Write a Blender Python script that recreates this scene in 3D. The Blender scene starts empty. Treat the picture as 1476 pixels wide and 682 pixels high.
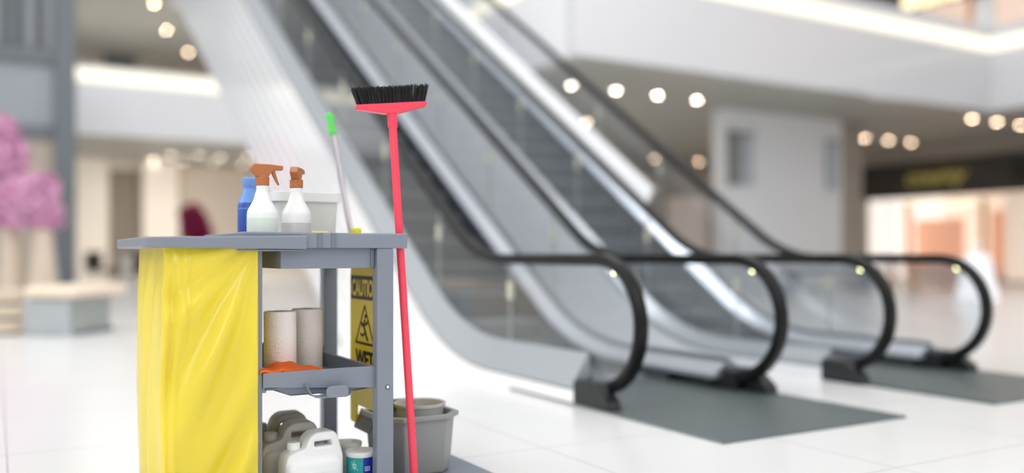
import bpy, bmesh, math, random
from mathutils import Vector, Matrix
random.seed(7)
PI = math.pi
SC = bpy.context.scene
COL = SC.collection

# ------------------------------------------------------------------ materials
def lin(r, g, b):
    f = lambda c: (c/255)/12.92 if c/255 <= .04045 else (((c/255)+.055)/1.055)**2.4
    return (f(r), f(g), f(b), 1)

def mat(name, rgb, rough=.5, metal=0, var=.06, scale=6, bump=0, bscale=60, spec=.5, coat=0, emit=0, ergb=None, trans=0):
    m = bpy.data.materials.new(name); m.use_nodes = True
    nt = m.node_tree; N = nt.nodes; L = nt.links
    p = N['Principled BSDF']
    c = lin(*rgb)
    p.inputs['Roughness'].default_value = rough
    p.inputs['Metallic'].default_value = metal
    p.inputs['Specular IOR Level'].default_value = spec
    p.inputs['Coat Weight'].default_value = coat
    tc = N.new('ShaderNodeTexCoord')
    nz = N.new('ShaderNodeTexNoise'); nz.inputs['Scale'].default_value = scale; nz.inputs['Detail'].default_value = 3
    L.new(tc.outputs['Object'], nz.inputs['Vector'])
    rp = N.new('ShaderNodeValToRGB')
    rp.color_ramp.elements[0].position = .3; rp.color_ramp.elements[1].position = .7
    rp.color_ramp.elements[0].color = tuple(min(1, x*(1-var)) for x in c[:3])+(1,)
    rp.color_ramp.elements[1].color = tuple(min(1, x*(1+var)) for x in c[:3])+(1,)
    L.new(nz.outputs['Fac'], rp.inputs['Fac']); L.new(rp.outputs['Color'], p.inputs['Base Color'])
    if bump:
        n2 = N.new('ShaderNodeTexNoise'); n2.inputs['Scale'].default_value = bscale
        L.new(tc.outputs['Object'], n2.inputs['Vector'])
        b = N.new('ShaderNodeBump'); b.inputs['Strength'].default_value = bump; b.inputs['Distance'].default_value = .01
        L.new(n2.outputs['Fac'], b.inputs['Height']); L.new(b.outputs['Normal'], p.inputs['Normal'])
    if emit:
        p.inputs['Emission Color'].default_value = lin(*(ergb or rgb)); p.inputs['Emission Strength'].default_value = emit
    if trans:
        p.inputs['Transmission Weight'].default_value = trans
    return m

def stripes(name, rgb, rgb2, axis, freq, rough=.4, metal=0, bump=.5, spec=.5, coat=0, width=.5, vec=None, fade=0):
    """straight stripes: dot(position, vec) * freq"""
    m = mat(name, rgb, rough, metal, spec=spec, coat=coat)
    nt = m.node_tree; N = nt.nodes; L = nt.links; p = N['Principled BSDF']
    g = N.new('ShaderNodeNewGeometry')
    d = N.new('ShaderNodeVectorMath'); d.operation = 'DOT_PRODUCT'
    v = vec or {'x': (1, 0, 0), 'y': (0, 1, 0), 'z': (0, 0, 1)}[axis]
    d.inputs[1].default_value = tuple(freq*k for k in v)
    L.new(g.outputs['Position'], d.inputs[0])
    fr = N.new('ShaderNodeMath'); fr.operation = 'FRACT'; L.new(d.outputs['Value'], fr.inputs[0])
    rp = N.new('ShaderNodeValToRGB'); rp.color_ramp.interpolation = 'EASE'
    e = rp.color_ramp.elements
    e[0].position = width-.06; e[0].color = lin(*rgb); e[1].position = width+.06; e[1].color = lin(*rgb2)
    if fade:
        sx_ = N.new('ShaderNodeSeparateXYZ'); L.new(g.outputs['Position'], sx_.inputs[0])
        mr = N.new('ShaderNodeMapRange'); mr.inputs[1].default_value = fade; mr.inputs[2].default_value = fade+1.5; L.new(sx_.outputs['Y'], mr.inputs[0])
        mu = N.new('ShaderNodeMath'); mu.operation = 'MULTIPLY'; L.new(fr.outputs[0], mu.inputs[0]); L.new(mr.outputs[0], mu.inputs[1])
        L.new(mu.outputs[0], rp.inputs['Fac'])
    else:
        L.new(fr.outputs[0], rp.inputs['Fac'])
    L.new(rp.outputs['Color'], p.inputs['Base Color'])
    if bump:
        b = N.new('ShaderNodeBump'); b.inputs['Strength'].default_value = bump; b.inputs['Distance'].default_value = .01
        L.new(rp.outputs['Color'], b.inputs['Height']); L.new(b.outputs['Normal'], p.inputs['Normal'])
    return m

def glass(name, tint, refl=.12, haze=0., hazecol=(190, 195, 200)):
    m = bpy.data.materials.new(name); m.use_nodes = True
    nt = m.node_tree; N = nt.nodes; L = nt.links
    N.remove(N['Principled BSDF'])
    out = N['Material Output']
    tr = N.new('ShaderNodeBsdfTransparent')
    nz = N.new('ShaderNodeTexNoise'); nz.inputs['Scale'].default_value = .7
    g = N.new('ShaderNodeNewGeometry'); L.new(g.outputs['Position'], nz.inputs['Vector'])
    rp = N.new('ShaderNodeValToRGB'); t = lin(*tint)
    rp.color_ramp.elements[0].color = tuple(x*.96 for x in t[:3])+(1,); rp.color_ramp.elements[1].color = t
    L.new(nz.outputs['Fac'], rp.inputs['Fac']); L.new(rp.outputs['Color'], tr.inputs['Color'])
    gl = N.new('ShaderNodeBsdfGlossy'); gl.inputs['Roughness'].default_value = .03
    lw = N.new('ShaderNodeLayerWeight'); lw.inputs['Blend'].default_value = .5
    pw = N.new('ShaderNodeMath'); pw.operation = 'POWER'; pw.inputs[1].default_value = 4; L.new(lw.outputs['Facing'], pw.inputs[0])
    ad = N.new('ShaderNodeMath'); ad.operation = 'MULTIPLY_ADD'; ad.inputs[1].default_value = 1.7; ad.inputs[2].default_value = refl; ad.use_clamp = True
    L.new(pw.outputs[0], ad.inputs[0])
    mx = N.new('ShaderNodeMixShader'); L.new(ad.outputs[0], mx.inputs[0]); L.new(tr.outputs[0], mx.inputs[1]); L.new(gl.outputs[0], mx.inputs[2])
    if haze:
        df = N.new('ShaderNodeBsdfDiffuse'); df.inputs['Color'].default_value = lin(*hazecol)
        m2 = N.new('ShaderNodeMixShader'); m2.inputs[0].default_value = haze
        L.new(mx.outputs[0], m2.inputs[1]); L.new(df.outputs[0], m2.inputs[2]); L.new(m2.outputs[0], out.inputs['Surface'])
    else:
        L.new(mx.outputs[0], out.inputs['Surface'])
    return m

def emis(name, rgb, s):
    m = bpy.data.materials.new(name); m.use_nodes = True
    nt = m.node_tree; N = nt.nodes; L = nt.links
    N.remove(N['Principled BSDF'])
    e = N.new('ShaderNodeEmission'); e.inputs['Strength'].default_value = s
    nz = N.new('ShaderNodeTexNoise'); nz.inputs['Scale'].default_value = 2
    rp = N.new('ShaderNodeValToRGB'); c = lin(*rgb)
    rp.color_ramp.elements[0].color = tuple(x*.97 for x in c[:3])+(1,); rp.color_ramp.elements[1].color = c
    L.new(nz.outputs['Fac'], rp.inputs['Fac']); L.new(rp.outputs['Color'], e.inputs['Color'])
    L.new(e.outputs[0], N['Material Output'].inputs['Surface'])
    return m

def floor_mat():
    m = mat('polished_tile', (226, 226, 226), .22, spec=.45)
    nt = m.node_tree; N = nt.nodes; L = nt.links; p = N['Principled BSDF']
    g = N.new('ShaderNodeNewGeometry'); sp = N.new('ShaderNodeSeparateXYZ'); L.new(g.outputs['Position'], sp.inputs[0])
    masks = []
    for ax, off in (('X', 2.45), ('Y', 2.69)):
        a = N.new('ShaderNodeMath'); a.operation = 'SUBTRACT'; a.inputs[1].default_value = off; L.new(sp.outputs[ax], a.inputs[0])
        q = N.new('ShaderNodeMath'); q.operation = 'PINGPONG'; q.inputs[1].default_value = .6; L.new(a.outputs[0], q.inputs[0])
        l = N.new('ShaderNodeMath'); l.operation = 'LESS_THAN'; l.inputs[1].default_value = .004; L.new(q.outputs[0], l.inputs[0])
        masks.append(l)
    mx = N.new('ShaderNodeMath'); mx.operation = 'MAXIMUM'; L.new(masks[0].outputs[0], mx.inputs[0]); L.new(masks[1].outputs[0], mx.inputs[1])
    nz = N.new('ShaderNodeTexNoise'); nz.inputs['Scale'].default_value = .8; L.new(g.outputs['Position'], nz.inputs['Vector'])
    rp = N.new('ShaderNodeValToRGB'); rp.color_ramp.elements[0].color = lin(230, 230, 230); rp.color_ramp.elements[1].color = lin(237, 237, 236)
    L.new(nz.outputs['Fac'], rp.inputs['Fac'])
    mc = N.new('ShaderNodeMixRGB'); mc.inputs[2].default_value = lin(190, 191, 192)
    L.new(mx.outputs[0], mc.inputs[0]); L.new(rp.outputs['Color'], mc.inputs[1]); L.new(mc.outputs[0], p.inputs['Base Color'])
    return m

# ------------------------------------------------------------------ mesh helpers
def box(bm, x0, x1, y0, y1, z0, z1, bev=0, seg=2):
    r = bmesh.ops.create_cube(bm, size=1)
    vs = r['verts']
    for v in vs:
        v.co = Vector(((x0+x1)/2+v.co.x*(x1-x0), (y0+y1)/2+v.co.y*(y1-y0), (z0+z1)/2+v.co.z*(z1-z0)))
    if bev:
        es = list({e for v in vs for e in v.link_edges})
        r2 = bmesh.ops.bevel(bm, geom=es, offset=bev, segments=seg, profile=.5, affect='EDGES')
        return r2['verts']
    return vs

def rot_verts(bm, vs, center, axis, ang):
    bmesh.ops.rotate(bm, verts=vs, cent=center, matrix=Matrix.Rotation(ang, 3, axis))

def lathe(bm, prof, c=(0, 0, 0), n=32, axis=None, cap=True, sq=None):
    """prof [(r,z)] revolved about z at c; axis = Vector to align z to"""
    q = Vector((0, 0, 1)).rotation_difference(Vector(axis)) if axis is not None else None
    rings = []
    for r, z in prof:
        ring = []
        for i in range(n):
            a = 2*PI*i/n
            p = Vector((r*math.cos(a), r*math.sin(a), z))
            if q: p = q @ p
            ring.append(bm.verts.new(p+Vector(c)))
        rings.append(ring)
    for a, b in zip(rings, rings[1:]):
        for i in range(n):
            bm.faces.new((a[i], a[(i+1) % n], b[(i+1) % n], b[i]))
    if cap:
        if prof[0][0] > 1e-5: bm.faces.new(rings[0][::-1])
        if prof[-1][0] > 1e-5: bm.faces.new(rings[-1])
    return [v for r in rings for v in r]

def tube(bm, pts, r, n=14, cap=True):
    pts = [Vector(p) for p in pts]
    rr = r if isinstance(r, (list, tuple)) else [r]*len(pts)
    rings = []
    up = None
    for i, p in enumerate(pts):
        t = (pts[min(i+1, len(pts)-1)]-pts[max(i-1, 0)]).normalized()
        if up is None:
            up = Vector((0, 0, 1)) if abs(t.z) < .9 else Vector((1, 0, 0))
        a = t.cross(up).normalized(); b = a.cross(t).normalized(); up = b
        rings.append([bm.verts.new(p+rr[i]*(math.cos(2*PI*k/n)*a+math.sin(2*PI*k/n)*b)) for k in range(n)])
    for A, B in zip(rings, rings[1:]):
        for k in range(n):
            bm.faces.new((A[k], A[(k+1) % n], B[(k+1) % n], B[k]))
    if cap:
        bm.faces.new(rings[0][::-1]); bm.faces.new(rings[-1])

def prism(bm, poly, f0, f1):
    """poly list of 2D points, f0/f1 map a 2D point to 3D (the two faces)"""
    a = [bm.verts.new(f0(*p)) for p in poly]; b = [bm.verts.new(f1(*p)) for p in poly]
    n = len(poly)
    bm.faces.new(a[::-1]); bm.faces.new(b)
    for i in range(n):
        bm.faces.new((a[i], a[(i+1) % n], b[(i+1) % n], b[i]))
    return a+b

def px(bm, poly, x0, x1):
    return prism(bm, poly, lambda y, z: (x0, y, z), lambda y, z: (x1, y, z))
def py(bm, poly, y0, y1):
    return prism(bm, poly, lambda x, z: (x, y0, z), lambda x, z: (x, y1, z))
def pz(bm, poly, z0, z1):
    return prism(bm, poly, lambda x, y: (x, y, z0), lambda x, y: (x, y, z1))

def sweep(bm, path, prof, x, closed=True, cap=True):
    """path [(y,z)], prof [(dx,dn)] in the plane across the path"""
    rings = []
    n = len(path)
    for i, (y, z) in enumerate(path):
        a = path[max(i-1, 0)]; b = path[min(i+1, n-1)]
        ty, tz = b[0]-a[0], b[1]-a[1]; l = math.hypot(ty, tz) or 1
        ny, nz = -tz/l, ty/l
        rings.append([bm.verts.new((x+dx, y+ny*dn, z+nz*dn)) for dx, dn in prof])
    k = len(prof)
    for A, B in zip(rings, rings[1:]):
        for j in range(k if closed else k-1):
            bm.faces.new((A[j], A[(j+1) % k], B[(j+1) % k], B[j]))
    if closed and cap:
        bm.faces.new(rings[0][::-1]); bm.faces.new(rings[-1])

def obj(name, bm, m, parent=None, smooth=False, bevel=0, ang=40):
    if parent is not None:
        bmesh.ops.translate(bm, verts=bm.verts, vec=-Vector(parent['_w']))
    bmesh.ops.recalc_face_normals(bm, faces=bm.faces)
    me = bpy.data.meshes.new(name); bm.to_mesh(me); bm.free()
    if smooth:
        me.polygons.foreach_set('use_smooth', [True]*len(me.polygons))
        try:
            me.set_sharp_from_angle(angle=math.radians(ang))
        except Exception:
            pass
    o = bpy.data.objects.new(name, me); COL.objects.link(o)
    me.materials.append(m)
    if parent is not None:
        o.parent = parent; o['_w'] = tuple(parent['_w'])
    else:
        o['_w'] = (0, 0, 0)
    if bevel:
        b = o.modifiers.new('bevel', 'BEVEL'); b.width = bevel; b.segments = 2; b.limit_method = 'ANGLE'; b.angle_limit = math.radians(35)
    return o

def thing(name, label, cat, loc, group=None):
    o = bpy.data.objects.new(name, None); COL.objects.link(o); o.location = loc; o.empty_display_size = .1
    o['label'] = label; o['category'] = cat; o['_w'] = tuple(loc)
    if group: o['group'] = group
    return o

def tag(o, label, cat, group=None):
    o['label'] = label; o['category'] = cat
    if group: o['group'] = group
    return o

def struct(name, bm, m, **k):
    o = obj(name, bm, m, **k); o['kind'] = 'structure'; return o

def dup(root, loc, label=None, group=None, name=None):
    r = root.copy(); COL.objects.link(r); r.location = loc; r['_w'] = tuple(loc)
    if name: r.name = name
    if label: r['label'] = label
    if group: r['group'] = group
    for ch in list(root.children):
        c = ch.copy(); COL.objects.link(c); c.parent = r
        for g in list(ch.children):
            d = g.copy(); COL.objects.link(d); d.parent = c
    return r

def B(): return bmesh.new()

def text_mesh(s, size, shear=0, extrude=.001, align='CENTER', bold=0, sx=1):
    cu = bpy.data.curves.new('t', 'FONT'); cu.body = s; cu.size = size; cu.shear = shear; cu.extrude = extrude
    cu.align_x = align; cu.offset = bold
    o = bpy.data.objects.new('t', cu); COL.objects.link(o)
    dg = bpy.context.evaluated_depsgraph_get()
    me = bpy.data.meshes.new_from_object(o.evaluated_get(dg))
    bpy.data.objects.remove(o)
    bm = bmesh.new(); bm.from_mesh(me); bpy.data.meshes.remove(me)
    for v in bm.verts: v.co.x *= sx
    return bm

def place(bm, origin, right, up):
    """map local x,y,z(normal) to world"""
    r = Vector(right).normalized(); u = Vector(up).normalized(); n = r.cross(u)
    for v in bm.verts:
        c = v.co.copy(); v.co = Vector(origin)+r*c.x+u*c.y+n*c.z

def curve_mesh(outer, holes, ext, bev):
    cu = bpy.data.curves.new('j', 'CURVE'); cu.dimensions = '2D'; cu.fill_mode = 'BOTH'; cu.extrude = ext; cu.bevel_depth = bev; cu.bevel_resolution = 3
    for pl in [outer]+holes:
        sp = cu.splines.new('POLY'); sp.points.add(len(pl)-1)
        for p, q in zip(sp.points, pl): p.co = (q[0], q[1], 0, 1)
        sp.use_cyclic_u = True
    o = bpy.data.objects.new('j', cu); COL.objects.link(o)
    me = bpy.data.meshes.new_from_object(o.evaluated_get(bpy.context.evaluated_depsgraph_get()))
    bpy.data.objects.remove(o)
    bm = bmesh.new(); bm.from_mesh(me); bpy.data.meshes.remove(me)
    bmesh.ops.remove_doubles(bm, verts=bm.verts, dist=.0002)
    return bm
def smoothpoly(pts, r, n=4):
    out = []
    m = len(pts)
    for i in range(m):
        p0, p, p1 = Vector(pts[i-1]), Vector(pts[i]), Vector(pts[(i+1) % m])
        a = (p0-p); c = (p1-p); q = min(r, a.length*.45, c.length*.45)
        s, e = p+a.normalized()*q, p+c.normalized()*q
        for k in range(n+1):
            t = k/n; out.append(tuple((1-t)**2*s+2*t*(1-t)*p+t*t*e))
    return out
# ------------------------------------------------------------------ palette
M = {}
M['floor'] = floor_mat()
M['fascia'] = mat('painted_fascia', (234, 235, 238), .22, var=.02, spec=.5)
M['fascia_r'] = mat('glossy_fascia', (214, 214, 217), .12, var=.02, spec=.5)
M['soffit'] = mat('taupe_ceiling', (164, 163, 155), .6, var=.04, scale=.5)
M['wall_cream'] = mat('cream_plaster', (232, 224, 212), .7, var=.03, scale=.6)
M['wall_beige'] = mat('beige_plaster', (190, 178, 164), .7, var=.04, scale=.6)
M['wall_taupe'] = mat('taupe_plaster', (172, 164, 153), .7, var=.08, scale=.4)
M['wall_grey'] = mat('pale_grey_panel', (236, 237, 240), .35, var=.02)
M['dark_frame'] = mat('slate_steel', (112, 119, 125), .5, metal=.0, var=.04)
M['slate_panel'] = mat('slate_panel', (158, 164, 172), .35, var=.04)
M['slate_dark'] = mat('slate_recess', (95, 98, 98), .6)
M['led'] = emis('warm_led', (255, 249, 228), 1.5)
M['down'] = emis('downlight_glow', (255, 222, 188), 55)
M['down_f'] = emis('downlight_faint', (255, 236, 212), 26)
M['down_b'] = emis('downlight_bright', (255, 241, 224), 52)
M['cladding'] = stripes('ribbed_white_cladding', (252, 252, 252), (212, 215, 220), 'y', 5, rough=.18, spec=.6, coat=.4, width=.7, bump=.3, fade=8.2,
                        vec=(0, -.556, .831))
M['clad_plain'] = mat('white_cladding', (238, 240, 243), .22, var=.02, coat=.2)
M['deck'] = stripes('streaked_deck', (180, 185, 190), (158, 163, 169), 'y', 11, rough=.28, metal=.3, vec=(0, -.556, .831), bump=0, fade=8)
M['deck_in'] = mat('inner_deck', (198, 203, 211), .28, metal=.5, var=.04, scale=2)
M['skirt'] = mat('dark_skirt', (88, 94, 100), .35, metal=.5, var=.05)
M['step'] = stripes('grooved_step', (150, 157, 162), (96, 103, 108), 'x', 28, rough=.4, metal=.4, bump=.5)
M['riser'] = stripes('riser_cleats', (84, 91, 97), (52, 57, 62), 'x', 28, rough=.45, metal=.3, bump=.5)
M['rail'] = mat('black_rubber', (11, 12, 12), .35, var=.1, spec=.28)
M['guide'] = mat('rail_guide', (44, 48, 49), .35, metal=.6)
M['black'] = mat('black_newel', (30, 32, 33), .35, var=.1)
M['plate'] = stripes('ribbed_floor_plate', (128, 137, 137), (72, 79, 82), 'x', 40, rough=.38, metal=.35, bump=.4)
M['glass'] = glass('balustrade_glass', (238, 241, 243), .09, .10, (192, 198, 204))
M['joint'] = mat('joint_strip', (175, 179, 178), .3, metal=.3)
M['clamp'] = mat('pale_clamp', (206, 205, 184), .4)
M['nose_lamp'] = emis('nose_lamp', (236, 238, 180), 10)
M['reflection_white'] = mat('glowing_reflection', (246, 248, 250), .3, var=.01, emit=.4, ergb=(250, 250, 250))  # white with emission, imitates a bright reflection in the glass
M['cart'] = mat('slate_plastic', (128, 135, 147), .38, var=.03, bump=.03, bscale=350)
M['cart_d'] = mat('slate_plastic_dark', (112, 118, 130), .42, var=.03)
M['bolt'] = mat('steel_bolt', (215, 218, 220), .25, metal=.9)
M['guide_l'] = mat('zinc_rod', (150, 154, 160), .4, metal=.5)
M['bolt_ring'] = mat('bolt_recess', (82, 86, 95), .5)
M['rubber'] = mat('caster_rubber', (45, 46, 48), .6)
M['bag'] = mat('yellow_plastic', (228, 207, 62), .24, var=.04, scale=3, bump=.05, bscale=30, spec=.5, trans=0)
M['bag'].node_tree.nodes['Principled BSDF'].inputs['Subsurface Weight'].default_value = .15
M['white_pl'] = mat('white_plastic', (236, 237, 236), .35, var=.02)
M['white_pl_g'] = mat('milky_white_plastic', (222, 224, 221), .4, var=.02)
M['greyed_pl'] = mat('greyed_plastic', (196, 192, 186), .45, var=.03)
M['liquid_g'] = mat('pale_green_band', (212, 224, 214), .3, var=.02)
M['liquid_b'] = mat('pale_grey_band', (202, 199, 199), .3, var=.02)
M['brown'] = mat('copper_brown_plastic', (178, 106, 60), .4, var=.05)
M['blue'] = mat('blue_plastic', (44, 84, 176), .35, var=.06)
M['blue_l'] = mat('light_blue_plastic', (112, 156, 222), .35, var=.06)
M['paper'] = mat('quilted_paper', (242, 237, 231), .9, var=.03, bump=.5, bscale=110)
M['core'] = mat('card_core', (186, 160, 128), .9)
M['orange'] = mat('orange_cloth', (236, 104, 22), .8, var=.08, bump=.4, bscale=150)
M['sign_y'] = mat('yellow_sign', (248, 218, 22), .4, var=.03)
M['sign_k'] = mat('black_print', (30, 30, 28), .5)
M['bucket'] = mat('grey_bucket', (142, 144, 143), .4, var=.03)
M['bucket_d'] = mat('grey_bucket_dark', (108, 110, 110), .45, var=.03)
M['bucket_l'] = mat('light_grey_cup', (176, 177, 174), .45, var=.03)
M['red'] = mat('coral_red_plastic', (240, 68, 92), .35, var=.03)
M['bristle'] = mat('black_bristle', (22, 22, 23), .6, var=.2)
M['chrome'] = mat('brushed_pole', (186, 180, 184), .28, metal=1, var=.02)
M['green'] = mat('green_grip', (84, 208, 86), .35, var=.04)
M['teal'] = mat('teal_label', (30, 160, 158), .4, var=.05)
M['label_b'] = mat('blue_label', (22, 48, 168), .4, var=.05)
M['label_w'] = mat('white_label', (240, 241, 240), .5, var=.01)
M['spark'] = mat('pale_print', (205, 240, 236), .5)
M['sponge'] = mat('yellow_sponge', (238, 226, 120), .9, bump=.6, bscale=120)
M['wood'] = stripes('pale_wood', (236, 218, 196), (222, 202, 180), 'x', 9, rough=.5, bump=.1, width=.9)
M['bench_g'] = mat('bench_grey', (160, 165, 162), .5, var=.04)
M['bench_s'] = mat('bench_blue_grey', (172, 177, 181), .4, var=.04)
M['slat'] = mat('beige_slat', (208, 192, 170), .6, var=.06)
M['vase'] = mat('beige_ceramic', (218, 202, 182), .5, var=.05)
M['pink'] = mat('pink_petal', (246, 182, 216), .6, var=.25, scale=30)
M['magenta'] = mat('magenta_petal', (150, 28, 78), .6, var=.3, scale=30)
M['stem'] = mat('stem', (86, 66, 48), .8)
M['pot'] = mat('pale_pot', (205, 200, 192), .6)
M['chair'] = mat('dark_chair', (58, 50, 42), .5)
M['sign_dark'] = mat('bronze_black', (52, 48, 42), .4, var=.06)
M['gold'] = mat('gold_letter', (176, 162, 88), .35, metal=.2, emit=.25, ergb=(190, 176, 96))
M['shop_white'] = mat('shop_white', (244, 242, 240), .5, emit=.75, ergb=(255, 248, 242))  # emission added to whiten the shop wall and panel, neither is a lamp
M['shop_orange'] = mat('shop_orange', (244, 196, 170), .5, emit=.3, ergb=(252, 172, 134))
M['shop_wood'] = mat('shop_tan', (205, 160, 120), .5, emit=.12, ergb=(230, 170, 120))  # faint glow put into the tan colour
M['shop_cream'] = mat('shop_cream', (240, 222, 208), .5, emit=.45, ergb=(250, 226, 206))  # walls and panel made to glow so the shop looks lit
M['ring'] = emis('shop_ring_light', (255, 238, 205), 1.5)
M['letters'] = emis('lit_letters', (255, 234, 186), 2.0)
M['display_w'] = mat('display_white', (246, 247, 250), .5, emit=.3, ergb=(250, 250, 255))  # slight emission brightens the cloth, which is no light source
M['stone'] = mat('bench_charcoal', (112, 118, 124), .5)
M['banner'] = mat('blue_grey_banner', (188, 194, 202), .6)
M['banner_d'] = mat('charcoal_banner', (140, 142, 143), .6)
M['mall_beige'] = mat('beige_pillar', (214, 194, 180), .6, var=.03)

# ------------------------------------------------------------------ setting
b = B(); bmesh.ops.create_grid(b, x_segments=1, y_segments=1, size=60)
for v in b.verts: v.co.x += 15; v.co.y += 20
struct('floor', b, M['floor'])

# right gallery: far fascia (y=14.7), end fascia (x=10), near wing fascia (x=24)
b = B(); box(b, 10.0, 24.3, 14.7, 15.0, 5.0, 7.35); struct('wall_gallery_right', b, M['fascia_r'])
b = B(); box(b, 10.0, 10.3, 15.0, 34, 5.0, 7.35); struct('wall_gallery_end', b, M['fascia'])
b = B(); box(b, 24.0, 24.3, -6, 14.7, 5.0, 7.35); struct('wall_gallery_wing', b, M['fascia_r'])
b = B(); box(b, 10.3, 44, 15.0, 34, 5.0, 5.1); struct('ceiling_right', b, M['soffit'])
b = B(); box(b, 24.3, 44, -6, 15.0, 5.0, 5.1); struct('ceiling_wing', b, M['soffit'])
b = B(); box(b, 10.3, 44, 15.0, 34, 6.8, 6.9); struct('floor_upper_right', b, M['floor'])
b = B(); box(b, 24.3, 44, -6, 15.0, 6.8, 6.9); struct('floor_upper_wing', b, M['floor'])
# left gallery
b = B(); box(b, -20, 9.9, 31.7, 32.0, 4.9, 7.12); struct('wall_gallery_left', b, M['fascia'])
b = B(); box(b, -20, 10.2, 32.0, 41, 5.0, 5.1); struct('ceiling_left', b, M['soffit'])
b = B(); box(b, -20, 10.2, 32.0, 46, 6.8, 6.9); struct('floor_upper_left', b, M['floor'])
b = B(); box(b, -20, 44, 41, 41.3, 0, 5); struct('wall_back', b, M['wall_cream'])
b = B(); box(b, -20, 44, 46, 46.3, 6.9, 14); struct('wall_upper_back', b, M['wall_taupe'])
b = B(); box(b, -20, 10.2, 32, 46, 10.6, 10.8); struct('ceiling_upper_left', b, M['soffit'])
b = B(); box(b, 4.45, 5.82, 45.9, 46.0, 6.9, 10.5); struct('door_2', b, M['slate_dark'])
b = B(); box(b, 6.4, 9.4, 45.9, 46.0, 6.9, 9.9); struct('trim_9', b, M['wall_beige'])
# pillars and dark openings of the back wall
b = B(); box(b, 4.18, 5.33, 40.85, 41.0, 0, 4.6); struct('door_1', b, mat('taupe_doorway', (132, 122, 110), .7))
b = B(); box(b, 2.7, 4.05, 40.4, 41.0, 0, 5); struct('trim_1', b, M['wall_cream'])
b = B(); box(b, 5.4, 6.8, 40.2, 41.0, 0, 5); struct('trim_2', b, M['wall_cream'])
b = B(); box(b, 7.0, 10.2, 40.7, 41.0, 0, 4.95); struct('trim_3', b, mat('pale_beige_wall', (192, 181, 167), .7, var=.03))
# right ground floor: beige wall, pale column wall, strip, bulkhead over the shop
b = B(); box(b, 10.3, 44, 33, 33.3, 0, 5.0); struct('wall_right_back', b, M['wall_beige'])
b = B(); box(b, 17.2, 21.9, 18.0, 18.5, 0, 5.0); struct('wall_column', b, M['wall_grey'])
b = B(); box(b, 21.9, 23.2, 18.3, 18.6, 0, 5.0); struct('trim_4', b, M['wall_taupe'])
b = B(); box(b, 15.95, 16.7, 18.2, 18.9, 0, 2.55); struct('trim_5', b, M['mall_beige'])
b = B(); box(b, 29.5, 29.8, 23.2, 26, 0, 5.0); struct('wall_shop_side', b, M['wall_taupe'])
b = B(); box(b, 29.5, 29.8, 0, 23.2, 4.4, 5.0); struct('wall_bulkhead', b, M['wall_taupe'])
b = B(); box(b, 36.5, 36.8, 0, 26, 0, 5.0); struct('wall_shop_back', b, M['shop_cream'])
b = B(); box(b, 29.8, 36.5, 24.6, 24.8, 0, 5.0); struct('wall_shop_left', b, M['shop_white'])
# upper right shop
b = B(); box(b, 31.0, 31.3, -4, 30, 6.9, 13); struct('wall_upper_shop', b, M['shop_cream'])
b = B(); box(b, 26.7, 27.0, 19.75, 26, 6.9, 12); struct('wall_upper_dark', b, M['sign_dark'])
b = B(); box(b, 27.05, 27.35, 16.55, 17.1, 6.9, 9.3); struct('trim_6', b, M['wall_grey'])
b = B(); box(b, 27.05, 27.6, 17.1, 17.35, 6.9, 9.3); struct('trim_7', b, M['shop_wood'])

def led(label, x0, x1, y0, y1, z0, z1):
    b = B(); box(b, x0, x1, y0, y1, z0, z1, .01)
    tag(obj('led_strip', b, M['led']), label, 'light strip', 'light strips along the galleries')
led('long warm white light strip along the far fascia of the right gallery', 10.0, 24.0, 14.66, 14.7, 6.66, 7.02)
led('warm light strip on gallery wing at the right edge, turning the corner towards us', 23.96, 24.0, -6, 14.66, 6.66, 7.02)
led('warm light strip at top, on gallery end seen just right of the escalators', 9.96, 10.0, 14.66, 31, 6.66, 7.02)
led('warm light strip on the left gallery behind the white escalator side', -20, 9.9, 31.66, 31.7, 6.6, 7.02)

# downlights (lit discs with a trim ring, set in the soffits)
def downlight_mesh(r, m, bright):
    root = thing('downlight', 'x', 'ceiling light', (0, 0, 0))
    b = B(); lathe(b, [(r, 0), (r*1.0, -.012), (r*1.3, -.012), (r*1.3, .0)], n=20, cap=False); obj('trim_ring', b, M['white_pl'], root)
    b = B(); lathe(b, [(r, -.006), (0.0001, -.007)], n=20, cap=False); obj('lamp', b, m, root)
    return root
PB = downlight_mesh(.075, M['down_b'], 1); PD = downlight_mesh(.085, M['down'], 0); PF = downlight_mesh(.085, M['down_f'], 0)
used = set()
ORD = ['leftmost', 'second from left', 'third from left', 'fourth from left', 'fifth from left', 'sixth from left', 'seventh from left', 'eighth from left']
def lights(proto, pts, label, group, z=4.995):
    n = len(pts)
    for i, p in enumerate(pts):
        zz = p[2] if len(p) > 2 else z
        lab = label.format(ORD[i])
        if proto not in used:
            used.add(proto); proto.location = (p[0], p[1], zz); proto['label'] = lab; proto['group'] = group; proto['_w'] = (p[0], p[1], zz)
        else:
            dup(proto, (p[0], p[1], zz), lab, group)
lights(PB, [(11.75+1.3*i, 17.4) for i in range(4)], 'bright white round downlight, {} in the front row beneath right gallery', 'front row of downlights')
lights(PD, [(23.7+1.22*i, 28.95) for i in range(4)], 'warm round downlight, {} of four deep beneath right gallery', 'rear row of downlights')
lights(PD, [(15.42, 22.04)], 'single warm downlight between front and rear rows, beside escalator reflection panel', 'lone downlight')
lights(PD, [(25.74+1.23*i, 20.2) for i in range(3)], 'warm downlight left above the dark shop sign, {} of three', 'downlights over the shop')
lights(PD, [(24.83+1.25*i, 15.77) for i in range(3)], 'warm downlight above shop near right picture edge, {} of three', 'downlights at the right edge')
lights(PF, [(5.8+1.22*i, 40.1) for i in range(4)], 'warm downlight, {} in the back row under left gallery', 'left gallery back row')
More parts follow.
